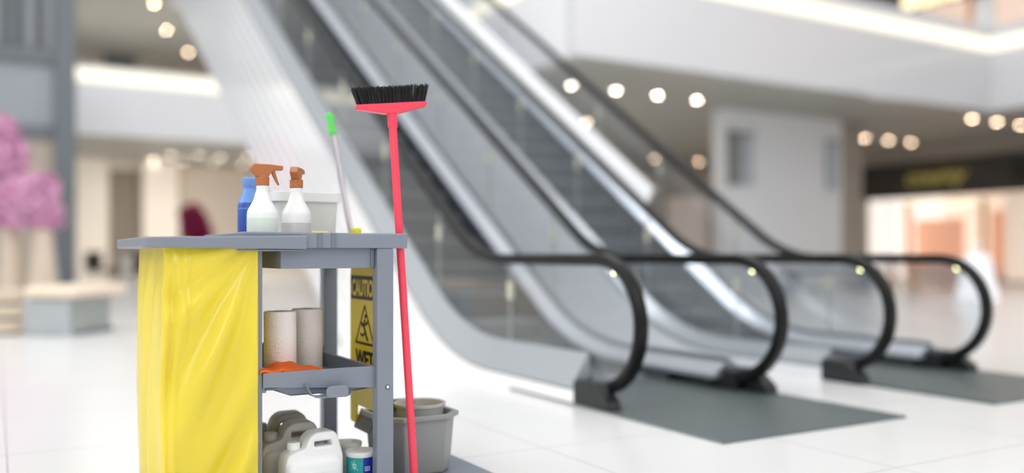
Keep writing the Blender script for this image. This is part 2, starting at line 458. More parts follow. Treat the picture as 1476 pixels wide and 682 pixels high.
lights(PF, [(6.1+.95*i, 37.6-.6*(i % 2)) for i in range(4)], 'faint warm downlight, {} in the front row under left gallery', 'left gallery front row')

UL = [(5.25, 36.2), (6.33, 40.2), (7.4, 39.7), (7.9, 44.1)]
lights(PD, [(x, y, 10.59) for x, y in UL], 'warm downlight, {} of four on the upper left floor ceiling', 'upper left ceiling lights')

# ------------------------------------------------------------------ escalators
TH = math.radians(33.8); SL = math.tan(TH)
RD = 2.3; YC = 6.75-RD*math.tan(TH/2); ZC = .14+RD
W = 1.505
def epath(d, y0, y1, n=14):
    r = RD-d
    pts = [(y0, ZC-r)] if y0 < YC-1e-4 else []
    pts += [(YC+r*math.sin(TH*i/n), ZC-r*math.cos(TH*i/n)) for i in range(n+1)]
    ye, ze = pts[-1]
    pts.append(((ye+y1)/2, ze+(y1-ye)/2*SL)); pts.append((y1, ze+(y1-ye)*SL))
    return pts
def zat(d, y):
    p = epath(d, 2, 40)
    for a, b in zip(p, p[1:]):
        if a[0] <= y <= b[0]: return a[1]+(b[1]-a[1])*(y-a[0])/(b[0]-a[0])
RR, NC = .44, (4.78, .54)
def nose(r=RR, a0=-90, a1=90, n=22, cy=NC[0], cz=NC[1]):
    # from bottom, round the front, to the top
    return [(cy-r*math.cos(math.radians(a0+(a1-a0)*i/n)), cz+r*math.sin(math.radians(a0+(a1-a0)*i/n))) for i in range(n+1)]
YT = 17.2
def rrect(w, h, r=.012):
    o = []
    for cx, cy, a0 in ((w/2-r, h/2-r, 0), (-w/2+r, h/2-r, 90), (-w/2+r, -h/2+r, 180), (w/2-r, -h/2+r, 270)):
        for k in range(4):
            a = math.radians(a0+30*k); o.append((cx+r*math.cos(a), cy+r*math.sin(a)))
    return o

def balustrade(root, x, side, outer, dh=.10):
    """x glass plane; side -1 left, +1 right balustrade; outer = x of the outer edge"""
    rp = [(4.95, .1)]+nose()+epath(.84, NC[0]+.02, YT)
    b = B(); sweep(b, rp, rrect(.1, .05, .02), x); h = obj('handrail', b, M['rail'], root, smooth=True)
    ip = [(4.95, .137)]+nose(RR-.04)+epath(.80, NC[0]+.02, YT)
    b = B(); sweep(b, ip, rrect(.045, .03, .008), x); obj('handrail_guide', b, M['guide'], root, smooth=True)
    # glass
    b = B()
    lo, hi = epath(.0, NC[0], YT), epath(.79, NC[0], YT)
    A = [b.verts.new((x, y, z)) for y, z in lo]; C = [b.verts.new((x, y, z)) for y, z in hi]
    for i in range(len(A)-1): b.faces.new((A[i], A[i+1], C[i+1], C[i]))
    fr = [(y, z) for y, z in nose(RR-.05) if z > .14]
    b.faces.new([b.verts.new((x, y, z)) for y, z in [(NC[0], .14)]+fr])
    g = obj('glass_panel', b, M['glass'], root)
    # joints + clamps
    b = B(); c = B()
    for k in range(9):
        y = 5.95+1.28*k
        z0, z1 = zat(0, y), zat(.79, y)
        b = B(); box(b, x-.007, x+.007, y-.006, y+.006, z0, z1); obj('glass_joint', b, M['joint'], root)
    for k in range(9):
        y = 5.95+1.28*k
        z1 = zat(.79, y); c = B()
        box(c, x-.016, x+.016, y-.03, y+.03, z1-.28, z1-.14, .006); obj('glass_clamp', c, M['clamp'], root)
    # outer deck
    xs = sorted((outer, x-side*(-.012)))
    b = B(); lo = epath(0, 4.88, YT)
    pr = [(outer, .012), (x-side*(-.02), dh), (x-side*(-.008), dh), (x-side*(-.008), -.04), (outer, -.04)]
    sweep(b, lo, pr, 0); obj('outer_deck', b, M['deck'], root)
    # inner deck and skirt
    xi = x-side*.12
    b = B(); pr = [(x-side*.012, .06), (xi, -.02), (xi, -.05), (x-side*.012, -.03)]
    sweep(b, epath(0, 4.88, YT), pr if side > 0 else pr[::-1], 0); obj('inner_deck', b, M['deck_in'], root)
    b = B(); pr = [(xi-side*.004, -.045), (xi-side*.004, -.34), (xi+side*.02, -.34), (xi+side*.02, -.045)]
    sweep(b, epath(0, 5.4, YT), pr, 0); obj('skirt_panel', b, M['skirt'], root)
    # newel base
    xa, xb = sorted((outer, x+side*.022))
    b = B(); box(b, x-.055, x+.055, 4.74, 5.0, .014, .16, .02); obj('rail_entry', b, M['black'], root)
    b = B(); prof = [(4.5, .014), (4.9, .014), (4.9, .15), (4.86, .17), (4.66, .17), (4.52, .07)]
    px(b, prof, xa+.002, xb); obj('newel_base', b, M['black'], root, bevel=.01)
    b = B(); bmesh.ops.create_uvsphere(b, u_segments=12, v_segments=8, radius=.016)
    for v in b.verts: v.co += Vector((x, 4.615, .885))
    obj('nose_lamp', b, M['nose_lamp'], root, smooth=True)

def cladding(root, xa, xb, m):
    top = epath(-.03, 4.88, YT)
    poly = [(4.88, .0)]+top+[(20.6, top[-1][1]+.1), (20.6, 6.85), (20.1, 6.52), (11.94, 1.54), (9.45, 0)]
    b = B(); px(b, poly, xa, xb); return obj('side_cladding', b, m, root)

def step_proto(root, xa, xb):
    b = B()
    box(b, xa, xb, 0, .40, -.035, 0); 
    tread = obj('step', b, M['step'], None)
    # curved riser in the same step body
    bm = B(); bm.from_mesh(tread.data)
    pts = [(0, -.03)]+[(.004+.05*(k/6)**2, -.03-.26*k/6) for k in range(1, 7)]
    poly = pts+[(p[0]+.02, p[1]) for p in pts[::-1]]
    fs = set(bm.faces)
    px(bm, poly, xa, xb)
    bmesh.ops.recalc_face_normals(bm, faces=bm.faces)
    bm.to_mesh(tread.data)
    tread.data.materials.append(M['riser'])
    for p in tread.data.polygons:
        if p.center.z < -.02 and abs(p.normal.y) > .5: p.material_index = 1
    bm.free()
    return tread

def escalator(x0, label, far):
    root = thing('escalator', label, 'escalator', (x0+W/2, 4.2, 0), 'pair of escalators')
    wx = root['_w']
    cladding(root, x0, x0+.03, M['cladding'] if not far else M['clad_plain'])
    cladding(root, x0+W-.03, x0+W, M['clad_plain'])
    balustrade(root, x0+.14, -1, x0, .10 if far else .20)
    balustrade(root, x0+W-.14, 1, x0+W)
    st = step_proto(root, x0+.266, x0+W-.266)
    first = True
    for k in range(27):
        y = 5.72+.4*k
        z = zat(-.125, y)
        o = st if first else st.copy()
        if not first: COL.objects.link(o)
        first = False
        o.parent = root; o.location = (-wx[0], y-wx[1], z-wx[2])
    b = B(); box(b, x0+.05*far, x0+W+.05*far, 3.48, 5.72, 0, .014); obj('floor_plate', b, M['plate'], root)
    # comb
    b = B(); box(b, x0+.266, x0+W-.266, 5.66, 5.74, .0, .026, .006); obj('comb', b, M['deck_in'], root)
    # underside
    b = B(); box(b, x0+.03, x0+W-.03, 0, 1, -.02, 0)
    for v in b.verts:
        if v.co.y > .5: v.co.y = 20.1; v.co.z += 6.52
        else: v.co.y = 9.45; v.co.z += .03
    obj('truss_soffit', b, M['clad_plain'], root)
    return root
E1 = escalator(3.31, 'nearest escalator with ribbed white side, just behind the red broom', 0)
E2 = escalator(5.69, 'second escalator on the right, with the white reflection along its far balustrade', 1)
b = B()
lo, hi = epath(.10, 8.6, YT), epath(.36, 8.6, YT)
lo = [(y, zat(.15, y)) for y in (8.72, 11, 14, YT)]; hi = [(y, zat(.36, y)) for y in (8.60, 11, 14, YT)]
px(b, lo+hi[::-1], 7.0, 7.03); obj('reflection_panel', b, M['reflection_white'], E2)  # added glowing sheet standing in for a white reflection on the balustrade
b = B(); box(b, 3.31, 7.2, 17.25, 20.5, 6.4, 6.9); struct('floor_landing', b, M['fascia'])

# ------------------------------------------------------------------ background: left
t = thing('lift_tower', 'slate grey framed lift tower at far left behind pink blossom', 'lift tower', (1.0, 29.2, 0))
b = B(); box(b, 1.5, 2.06, 29.0, 29.5, 0, 13, .02); obj('column', b, M['dark_frame'], t)
b = B(); box(b, -1.2, 1.5, 29.1, 29.4, 6.55, 6.95); obj('beam', b, M['dark_frame'], t)
b = B(); box(b, -1.2, 1.5, 29.3, 29.4, 4.75, 6.55); obj('upper_panel', b, M['slate_panel'], t)
b = B(); box(b, -1.2, 1.5, 29.2, 29.4, 4.35, 4.75); obj('beam', b, M['dark_frame'], t)
b = B(); box(b, -1.2, 1.5, 29.3, 29.4, 0, 4.35); obj('lower_panel', b, M['wall_beige'], t)
b = B(); box(b, -1.2, 1.5, 29.4, 29.5, 6.95, 13); obj('glazing', b, M['slate_panel'], t)
for x in (.25, .62, 1.12):
    b = B(); box(b, x-.1, x+.1, 29.2, 29.4, 6.95, 13); obj('mullion', b, M['slate_dark'], t)

def rotz_obj(o, a): o.rotation_euler = (0, 0, a)

# bench with a pale wooden top (its own axes, turned towards us)
t = thing('bench', 'low grey bench with a rounded pale wooden top, left of the cart', 'bench', (.78, 12.1, 0))
t['_w'] = (0, 0, 0)
b = B(); box(b, -.62, 0, 0, .85, .0, .47, .02); obj('base', b, M['bench_s'], t)
b = B(); box(b, .0, .012, .04, .81, .05, .42); obj('side_panel', b, M['bench_g'], t)
b = B(); box(b, .012, .03, .12, .85, 0, .06); obj('plinth', b, M['stone'], t)
b = B(); box(b, -.56, .14, -.12, 1.05, .47, .62, .07, 4); obj('seat', b, M['wood'], t, smooth=True)
t.rotation_euler = (0, 0, math.radians(-39.2))
t['_w'] = (.78, 12.1, 0)

t = thing('slatted_planter', 'low planter box of stacked beige slats at the left edge', 'planter', (-.4, 13.0, 0))
for k in range(3):
    b = B(); box(b, -1.2, .31, 12.66, 13.5, .03+.19*k, .18+.19*k, .015); obj('slat', b, M['slat'], t)
b = B(); box(b, -1.17, .27, 12.70, 13.46, 0, .55); obj('inner_box', b, M['stone'], t)

def blossom(name, x, y, z0, label, spots, m, mv, seed, cat='potted plant', group=None, hvase=1.4, rv=(.24, .12), n=420, leaf=.07):
    rnd = random.Random(seed)
    t = thing(name, label, cat, (x, y, 0), group)
    b = B(); lathe(b, [(rv[0], 0), (rv[0]*.97, .03), (rv[1]+.02, hvase-.02), (rv[1], hvase), (rv[1]-.03, hvase), (rv[1]-.04, hvase-.1)], (x, y, 0), 24); obj('vase', b, mv, t, smooth=True)
    for (dx, dy, dz, r) in spots:
        b = B(); tube(b, [(x, y, hvase-.08), (x+dx*.4, y+dy*.4, hvase+(dz-hvase)*.5), (x+dx, y+dy, dz)], [.02, .015, .008], 8); obj('branch', b, M['stem'], t)
    b = B()
    for (dx, dy, dz, r) in spots:
        for k in range(n):
            v = Vector((rnd.gauss(0, 1), rnd.gauss(0, 1), rnd.gauss(0, 1))).normalized()*r*rnd.random()**.45
            c = Vector((x+dx, y+dy, dz))+v
            a = Vector((rnd.gauss(0, 1), rnd.gauss(0, 1), rnd.gauss(0, 1))).normalized()
            e = a.orthogonal().normalized(); f = a.cross(e)
            s = leaf*rnd.uniform(.6, 1.2)
            b.faces.new([b.verts.new(c+s*(math.cos(q)*e+math.sin(q)*f)+a*s*.25*math.cos(2*q)) for q in [2*PI*i/5 for i in range(5)]])
    obj('blossom', b, m, t)
    return t
K = 1.5
blossom('blossom_plant', .95, 23.0, 0, 'pink blossom in a tapered beige vase, nearest behind the grey bench',
        [(-.15*K, -.1, 2.35, .5), (-.3*K, .1, 2.05, .42), (.08, .0, 1.9, .34), (.03, .1, 2.55, .3)], M['pink'], M['vase'], 3, 'blossom plant', hvase=1.6, rv=(.36, .17), leaf=.10, n=520)
blossom('blossom_plant', .30, 23.5, 0, 'tall pink blossom in beige vase at the left picture edge',
        [(-.1, -.1, 3.3, .5), (-.2, .1, 2.8, .55), (.12, -.1, 2.5, .42), (-.1, 0, 2.1, .5), (-.2, 0, 3.85, .34)], M['pink'], M['vase'], 4, 'blossom plant', hvase=1.6, rv=(.3, .17), leaf=.10, n=520)
blossom('magenta_plant', 6.1, 33.0, 0, 'magenta potted shrub before the beige wall, above the cart lid',
        [(0, 0, 1.9, .42), (.3, 0, 1.7, .32), (-.1, 0, 2.4, .38), (.15, .1, 2.1, .4)], M['magenta'], M['pot'], 5, 'potted plant', hvase=1.2, rv=(.35, .42), n=300, leaf=.14)

def cafe_chair(x, y, a, label):
    t = thing('cafe_chair', label, 'chair', (x, y, 0), 'dark cafe chairs'); t['_w'] = (0, 0, 0)
    b = B(); box(b, -.3, .3, -.3, .3, .42, .54, .04); obj('seat', b, M['chair'], t, smooth=True)
    b = B(); box(b, -.3, .3, .24, .32, .54, 1.1, .03); obj('backrest', b, M['chair'], t, smooth=True)
    for sx in (-1, 1):
        for sy in (-1, 1):
            b = B(); tube(b, [(sx*.22, sy*.22, .44), (sx*.27, sy*.27, 0)], [.025, .018], 8); obj('leg', b, M['chair'], t)
    t.rotation_euler = (0, 0, a); t['_w'] = (x, y, 0)
    return t
cafe_chair(3.0, 33, .4, 'dark cafe chair, left of three beyond the grey bench')
cafe_chair(3.9, 33.4, -.5, 'dark cafe chair, middle of three by the far left wall')
cafe_chair(4.5, 32.6, 2.4, 'dark cafe chair, right of three, nearest the yellow bag')
t = thing('pedestal_planter', 'pale round pedestal standing between dark cafe chairs', 'pedestal', (3.75, 31.8, 0))
b = B(); lathe(b, [(.26, 0), (.2, .1), (.16, .5), (.24, .95), (.26, 1.0), (.2, 1.0)], (3.75, 31.8, 0), 20); obj('shaft', b, M['pot'], t, smooth=True)

# ------------------------------------------------------------------ background: right shop
XS = 29.5
t = thing('shop_sign', 'dark shop fascia with slanted gold script, over the bright right-hand shop', 'shop sign', (XS-.1, 14, 3.1))
b = B(); box(b, XS-.18, XS-.02, 2, 23.2, 3.1, 4.42, .02); obj('sign_board', b, M['sign_dark'], t)
b = text_mesh('coumy', .86, .35, .03, 'CENTER', .0)
place(b, (XS-.22, 20.05, 3.56), (0, -1, 0), (0, 0, 1)); obj('lettering', b, M['gold'], t)
b = B(); box(b, XS-.19, XS-.17, 16.2, 17.2, 3.45, 4.05); obj('dark_badge', b, M['sign_k'], t)

def shop_panel(name, label, cat, y0, y1, z0, z1, x, m):
    t = thing(name, label, cat, (x, (y0+y1)/2, 0))
    b = B(); box(b, x, x+.12, y0, y1, z0, z1, .02); obj('panel', b, m, t)
    b = B(); box(b, x-.05, x+.17, y0-.04, y1+.04, 0, max(z0, .12), .02); obj('plinth', b, M['mall_beige'], t)
    return t
shop_panel('display_stand', 'tall white display panel at the left side of the shop opening', 'display panel', 22.26, 23.82, .1, 3.05, 30.2, M['shop_white'])
shop_panel('display_stand', 'wide orange lit panel in the middle of the shop', 'display panel', 20.55, 22.62, .6, 2.4, 31.8, M['shop_orange'])
shop_panel('display_stand', 'narrow orange lit panel near the right picture edge in the shop', 'display panel', 18.66, 19.22, .4, 2.6, 31.4, M['shop_orange'])
shop_panel('display_stand', 'narrow tan upright panel left of the wide orange panel', 'display panel', 22.16, 22.44, .1, 3.0, 30.9, M['shop_wood'])
shop_panel('display_stand', 'narrow tan upright panel right of the wide orange panel', 'display panel', 19.06, 19.27, .1, 3.0, 30.8, M['shop_wood'])
shop_panel('display_stand', 'broad cream panel at the right picture edge in the shop', 'display panel', 13.0, 17.87, .1, 3.05, 30.0, M['shop_cream'])
t = thing('ring_light', 'warm glowing hoop lamp hanging inside the shop behind the sign', 'ring lamp', (32.0, 21.64, 3.0))
b = B()
pts = [(32.0+1.1*math.cos(2*PI*k/28), 21.64+1.35*math.sin(2*PI*k/28), 3.0) for k in range(29)]
tube(b, pts, .06, 8); obj('hoop', b, M['ring'], t, smooth=True)
for a in (0, 2.1, 4.2):
    b = B(); tube(b, [(32.0+1.1*math.cos(a), 21.64+1.35*math.sin(a), 3.03), (32.0, 21.64, 4.99)], .01, 6); obj('cable', b, M['sign_k'], t)
# white draped stand
def draped(x, y, label):
    t = thing('draped_table', label, 'table', (x, y, 0))
    b = B()
    n = 40; rings = []
    for z, r, w in ((0, .42, .05), (.35, .36, .035), (.75, .3, .015), (.93, .29, 0), (.98, .27, 0)):
        rings.append([b.verts.new((x+(r+w*math.cos(9*2*PI*k/n))*math.cos(2*PI*k/n), y+(r+w*math.cos(9*2*PI*k/n))*math.sin(2*PI*k/n), z+.004)) for k in range(n)])
    for A, C in zip(rings, rings[1:]):
        for k in range(n): b.faces.new((A[k], A[(k+1) % n], C[(k+1) % n], C[k]))
    b.faces.new(rings[-1]); obj('cloth', b, M['display_w'], t, smooth=True)
    b = B(); lathe(b, [(.16, .984), (.2, 1.0), (.02, 1.03), (.02, 1.2), (.12, 1.26)], (x, y, 0), 20); obj('stand', b, M['display_w'], t, smooth=True)
draped(19.1, 12.0, 'white draped round table just right of the last handrail loop')
def shop_table(x, y, w, d, h, m, label, name='display_table'):
    t = thing(name, label, 'display table', (x, y, 0))
    b = B(); box(b, x-w/2, x+w/2, y-d/2, y+d/2, h-.06, h, .01); obj('tabletop', b, m, t)
    for sx in (-1, 1):
        for sy in (-1, 1):
            b = B(); box(b, x+sx*(w/2-.06)-.03, x+sx*(w/2-.06)+.03, y+sy*(d/2-.06)-.03, y+sy*(d/2-.06)+.03, 0, h-.06); obj('leg', b, m, t)
shop_table(21.3, 16.0, 1.2, 1.2, .9, M['shop_wood'], 'tan display table in front of the shop, seen through last handrail')
shop_table(23.9, 16.5, 1.0, 1.8, .75, mat('rose_table', (214, 150, 140), .5), 'rose coloured table before the shop, seen inside last handrail loop')
# grey bench by the pale column wall
t = thing('bench', 'long grey bench in front of the pale wall, seen through the handrails', 'bench', (18.2, 16.0, 0))
b = B(); box(b, 17.2, 20.6, 15.7, 16.3, .50, .62, .02); obj('seat', b, M['stone'], t)
for x in (17.4, 20.3):
    b = B(); box(b, x, x+.16, 15.75, 16.25, 0, .5, .01); obj('leg', b, M['stone'], t)
# blade banners on the pale column
def banner(x, m, label):
    t = thing('wall_banner', label, 'banner', (x, 17.9, 3.0))
    b = B(); box(b, x-.22, x+.22, 17.88, 17.93, 2.9, 4.3); obj('cloth', b, m, t)
    b = B(); tube(b, [(x-.27, 17.9, 4.32), (x+.27, 17.9, 4.32)], .03, 8); obj('bar', b, M['guide'], t)
banner(17.45, M['banner_d'], 'charcoal banner on the left edge of the pale column wall')
banner(17.95, M['banner'], 'blue-grey banner beside the charcoal one on the pale column wall')
banner(21.4, M['banner'], 'blue-grey banner on the right edge of the pale column wall')
# upper right shop sign
t = thing('shop_sign', 'lit cream letters on a black sign at the top right corner', 'shop sign', (26.9, 17, 9.2))
b = B(); box(b, 26.75, 26.95, 10, 19.7, 9.25, 11.2); obj('sign_board', b, M['sign_k'], t)
b = text_mesh('boncess', 1.05, 0, .05, 'LEFT', .04)
place(b, (26.7, 19.45, 9.3), (0, -1, 0), (0, 0, 1)); obj('lettering', b, M['letters'], t)
t = thing('display_stand', 'orange lit panel below the lit letters in the upper right shop', 'display panel', (29, 18.3, 6.9))
b = B(); box(b, 29, 29.1, 19.0, 21.5, 7.0, 9.2); obj('panel', b, M['shop_orange'], t)
b = B(); box(b, 28.95, 29.15, 18.9, 21.6, 6.9, 7.0); obj('plinth', b, M['shop_wood'], t)

# ------------------------------------------------------------------ janitor cart (long axis along x, front plane y=3.34)
D1 = 4.12           # back plane
ct = thing('janitor_cart', 'slate grey janitor cart with shelves and lidded bag end', 'cleaning cart', (.95, 3.73, 0))
# lid
b = B()
def lidpoly(z0, z1):
    pts = [(.446, 3.36), (.462, 3.342), (1.0355, 3.34), (1.0355, 3.366), (.796, 3.366), (.796, 4.09), (1.0355, 4.09), (1.0355, 4.12), (.47, 4.12), (.446, 4.10)]
    return pts
pts = lidpoly(0, 0)
prism(b, pts, lambda x, y: (x, y, 1.025-.005*(x-.446)/.59), lambda x, y: (x, y, 1.063+.010*(x-.446)/.59))
obj('lid', b, M['cart'], ct, bevel=.006)
# bag hanging frame under the lid
b = B()
tube(b, [(.775, 3.367, 1.0165), (1.03, 3.367, 1.0165)], .0035, 10); obj('bag_rail', b, M['guide_l'], ct, smooth=True)
b = B(); tube(b, [(.775, 4.07, 1.0165), (1.03, 4.07, 1.0165)], .0045, 10); obj('bag_rail', b, M['bolt'], ct, smooth=True)
# top tray : frame ring + floor
b = B()
x0, x1, y0, y1 = .80, 1.44, 3.37, 4.10
box(b, x0, x1, y0, y0+.03, 1.025, 1.086, .006); box(b, x0, x1, y1-.03, y1, 1.025, 1.086, .006)
box(b, x0, x0+.03, y0+.025, y1-.025, 1.025, 1.086, .006)
box(b, x0+.02, x1-.03, y0+.02, y1-.02, 1.025, 1.040)
for xa in (1.105, 1.155): box(b, xa, xa+.012, y0-.0025, y0+.01, 1.026, 1.084, .002)   # shallow ribs on the lip
# right end rim with a broom notch
box(b, x1-.035, x1, y0+.09, y1-.02, 1.025, 1.086, .006)
box(b, x1-.004, x1+.026, y0+.0015, y0+.022, 1.025, 1.086, .004)
box(b, x1-.004, x1+.05, y0+.075, y0+.098, 1.025, 1.086, .004)
obj('top_tray', b, M['cart'], ct)
for xa in (1.085, 1.14):
    b = B(); box(b, xa, xa+.022, y0-.004, y0+.004, 1.027, 1.0845, .002); obj('lip_groove', b, M['cart_d'], ct)
# apron box under the tray
b = B()
box(b, .951, 1.334, 3.405, 3.42, .945, 1.026, .003); box(b, .951, .966, 3.42, 4.05, .945, 1.026); box(b, .951, 1.40, 4.04, 4.055, .945, 1.026); box(b, 1.385, 1.40, 3.44, 4.04, .945, 1.026)
obj('apron', b, M['cart'], ct)
b = B(); box(b, 1.316, 1.332, 3.398, 3.406, .947, 1.024, .002); obj('apron_slot', b, M['cart_d'], ct)
b = B(); pz(b, [(.86, 3.45), (.95, 3.45), (.95, 4.0), (.86, 4.0)], 1.012, 1.024); obj('under_brace', b, M['cart_d'], ct)
# posts
def post(xa, xb, ya, yb, name='post', bolt=False):
    b = B(); box(b, xa, xb, ya, yb, .034, 1.026, .007); p = obj(name, b, M['cart'], ct)
    if bolt:
        b = B(); lathe(b, [(.0001, .0), (.0105, .0), (.0105, .0015), (.0001, .0015)], ((xa+xb)/2+.009, ya, .461), 20, axis=(0, -1, 0)); obj('bolt_recess', b, M['bolt_ring'], p)
        b = B(); lathe(b, [(.0065, .0), (.0065, .003), (.004, .005), (.0001, .0055)], ((xa+xb)/2+.009, ya, .461), 20, axis=(0, -1, 0)); obj('bolt', b, M['bolt'], p, smooth=True)
    return p
post(1.334, 1.407, 3.375, 3.432, bolt=True)
post(.818, .882, 3.405, 3.455)
post(1.337, 1.407, 4.06, 4.12)
post(.818, .882, 4.06, 4.12)
# middle shelf tray with tapered front and drooping bottom
b = B()
py(b, [(.882, .4917), (1.334, .459), (1.334, .547), (.882, .547)], 3.40, 3.415)
box(b, .882, .897, 3.41, 4.06, .47, .547); box(b, 1.32, 1.335, 3.41, 4.06, .455, .547)
py(b, [(.882, .475), (1.334, .455), (1.334, .575), (1.30, .60), (.93, .60), (.882, .575)], 4.045, 4.06)
# sloped bottom
prof = [(.885, .492), (.99, .452), (1.25, .452), (1.334, .462)]
lo = [b.verts.new((x, 3.405, z)) for x, z in prof]; hi = [b.verts.new((x, 4.055, z)) for x, z in prof]
for i in range(3): b.faces.new((lo[i], lo[i+1], hi[i+1], hi[i]))
box(b, .89, 1.33, 3.41, 4.05, .478, .486)
py(b, [(.885, .4925), (.99, .452), (1.25, .452), (1.334, .4625), (1.334, .49), (.885, .495)], 3.4165, 3.424)
obj('middle_shelf', b, M['cart'], ct, bevel=.004)
# hook tab below the shelf front
b = B()
st = [(1.037, .492), (1.046, .470), (1.058, .452), (1.075, .4435), (1.10, .4405), (1.195, .4395), (1.212, .444), (1.221, .456)]
a_ = [b.verts.new((x, 3.402, z)) for x, z in st]; c_ = [b.verts.new((x, 3.352, z)) for x, z in st]
a2 = [b.verts.new((x+.002, 3.402, z+.006)) for x, z in st]; c2 = [b.verts.new((x+.002, 3.352, z+.006)) for x, z in st]
for i in range(len(st)-1):
    b.faces.new((a_[i], a_[i+1], c_[i+1], c_[i])); b.faces.new((a2[i], c2[i], c2[i+1], a2[i+1])); b.faces.new((c_[i], c_[i+1], c2[i+1], c2[i])); b.faces.new((a_[i], a2[i], a2[i+1], a_[i+1]))
for i in (0, -1): b.faces.new((a_[i], c_[i], c2[i], a2[i]))
py(b, smoothpoly([(1.112, .441), (1.205, .441), (1.203, .486), (1.116, .486)], .022), 3.348, 3.356)
obj('hook_tab', b, M['cart'], ct, bevel=.002)
# base deck
b = B()
box(b, .44, 1.905, 3.28, 4.16, .022, .036, .005); 
for (xa, xb, ya, yb) in ((.82, 1.41, 3.37, 3.385), (.82, 1.41, 4.10, 4.12), (.82, .835, 3.385, 4.10)):
    box(b, xa, xb, ya, yb, .034, .085, .003)
obj('base_deck', b, M['cart'], ct, bevel=.002)
for (x, y) in ((.52, 3.42), (.52, 4.05), (1.75, 3.42), (1.75, 4.05)):
    b = B(); lathe(b, [(.004, -.010), (.0105, -.010), (.0108, 0), (.0105, .010), (.004, .010)], (x, y, .011), 20, axis=(1, 0, 0)); w = obj('caster', b, M['rubber'], ct, smooth=True)
    b = B(); box(b, x-.016, x-.012, y-.008, y+.008, .008, .023); box(b, x+.012, x+.016, y-.008, y+.008, .008, .023); obj('caster_fork', b, M['bolt'], w)

# ---- yellow bag
def bag():
    b = B()
    NX, NZ = 60, 70
    xl, xr, yf, yb = .525, .862, 3.388, 4.03
    zt, zb = 1.034, .045
    per = []   # perimeter param
    def nrm(a): return a
    seq = []
    for i in range(NX): seq.append((xl+(xr-xl)*i/NX, yf, 0, -1, 'f', i/NX))
    for i in range(24): seq.append((xr, yf+(yb-yf)*i/24, 1, 0, 'r', i/24))
    for i in range(20): seq.append((xr-(xr-xl)*i/20, yb, 0, 1, 'b', i/20))
    for i in range(30): seq.append((xl, yb-(yb-yf)*i/30, -1, 0, 'l', i/30))
    rings = []
    for k in range(NZ+1):
        t = k/NZ; z = zt+(zb-zt)*t
        ring = []
        for (x, y, nx, ny, f, s) in seq:
            d = 0
            amp = min(1, t*5)
            if f == 'f':
                # tension folds fanning from the top right corner, then parallel diagonals
                u = 1-s; w = t*2.3
                ph = math.atan2(u+.02, w+.06)
                rr = math.hypot(u, w)
                d += .013*math.sin(ph*15+.6)*min(1, rr*1.3)*math.exp(-max(0, ph-1.15)*2)
                q = (w*.72+s*1.05)
                d += .015*math.sin(q*12-.8)*math.exp(-((s-.6)/.36)**2)*amp*min(1, t*1.6)
                d += .009*math.sin(q*17+1)*math.exp(-((s-.7)/.3)**2)*amp*t
                # gathered creases by the left corner
                d += .012*math.exp(-((s-.12-.05*math.sin(t*7))/.035)**2)*amp*(1-.4*t)-.012*math.exp(-((s-.06-.03*math.sin(t*5+1))/.03)**2)*amp
                d += .009*math.exp(-((s-.24+.1*t)/.03)**2)*math.exp(-((t-.2)/.17)**2)
                d += .012*math.sin(PI*s)*math.sin(PI*min(1, t*1.2))
            elif f == 'l':
                d = .014*math.sin(s*17+t*5)*amp*math.sin(PI*s)+.012*math.sin(PI*t)
            elif f == 'r':
                d = .004*math.sin(s*21+t*6)*amp*math.sin(PI*s)
            else:
                d = .008*math.sin(s*17+t*4)*amp
            px_, py_ = x+nx*d, y+ny*d
            # narrow slightly towards the middle
            ring.append(b.verts.new((px_+(.012*math.sin(PI*t) if x < .5 else 0)*(1 if f != 'l' else 1), py_, z+(.006*math.sin(s*9) if k == 0 else 0))))
        rings.append(ring)
    n = len(seq)
    for A, C in zip(rings, rings[1:]):
        for i in range(n): b.faces.new((A[i], A[(i+1) % n], C[(i+1) % n], C[i]))
    b.faces.new(rings[-1])
    o = obj('trash_bag', b, M['bag'], None, smooth=True, ang=80)
    md = o.modifiers.new('sub', 'SUBSURF'); md.levels = 1; md.render_levels = 1
    tag(o, 'shiny yellow plastic bag hanging from the left end of the cart', 'trash bag')
    return o
bag()

# ---- spray bottles
def spray(x, y, z, a, label, mbody, mband, bandtop):
    t = thing('spray_bottle', label, 'spray bottle', (x, y, z), 'spray bottles on the cart top'); t['_w'] = (0, 0, 0)
    b = B()
    prof = [(.0001, 0), (.052, 0), (.058, .006), (.0588, .02), (.0588, .118), (.056, .132), (.046, .150), (.035, .170), (.028, .195), (.0225, .214), (.0235, .218), (.0235, .226), (.021, .229), (.021, .24)]
    lathe(b, prof, (0, 0, 0), 40); body = obj('bottle', b, mbody, t, smooth=True, ang=50)
    b = B(); lathe(b, [(.0592, .01), (.0593, .012), (.0593, bandtop), (.0590, bandtop+.002)], (0, 0, 0), 40, cap=False); obj('label_band', b, mband, body, smooth=True)
    b = B()
    lathe(b, [(.023, .229), (.0265, .231), (.0265, .262), (.022, .264), (.018, .27)], (0, 0, 0), 28)
    obj('collar', b, M['brown'], t, smooth=True, ang=35)
    b = B()   # head: side profile in xz, nozzle towards +x
    pr = [(-.022, .262), (.020, .262), (.026, .272), (.040, .288), (.046, .292), (.078, .291), (.079, .309), (.03, .313), (-.034, .313), (-.046, .298), (-.05, .290)]
    py(b, pr, -.017, .017); obj('spray_head', b, M['brown'], t, bevel=.004)
    b = B()
    pr = [(.034, .288), (.048, .291), (.053, .27), (.060, .25), (.066, .233), (.062, .232), (.05, .25), (.042, .266)]
    py(b, pr, -.009, .009); obj('trigger', b, M['brown'], t, bevel=.002)
    t.rotation_euler = (0, 0, a); t['_w'] = (x, y, z)
    return t
spray(.905, 3.50, 1.041, 0, 'white spray bottle whose brown trigger points right, nearer the yellow bag', M['white_pl'], M['liquid_g'], .098)
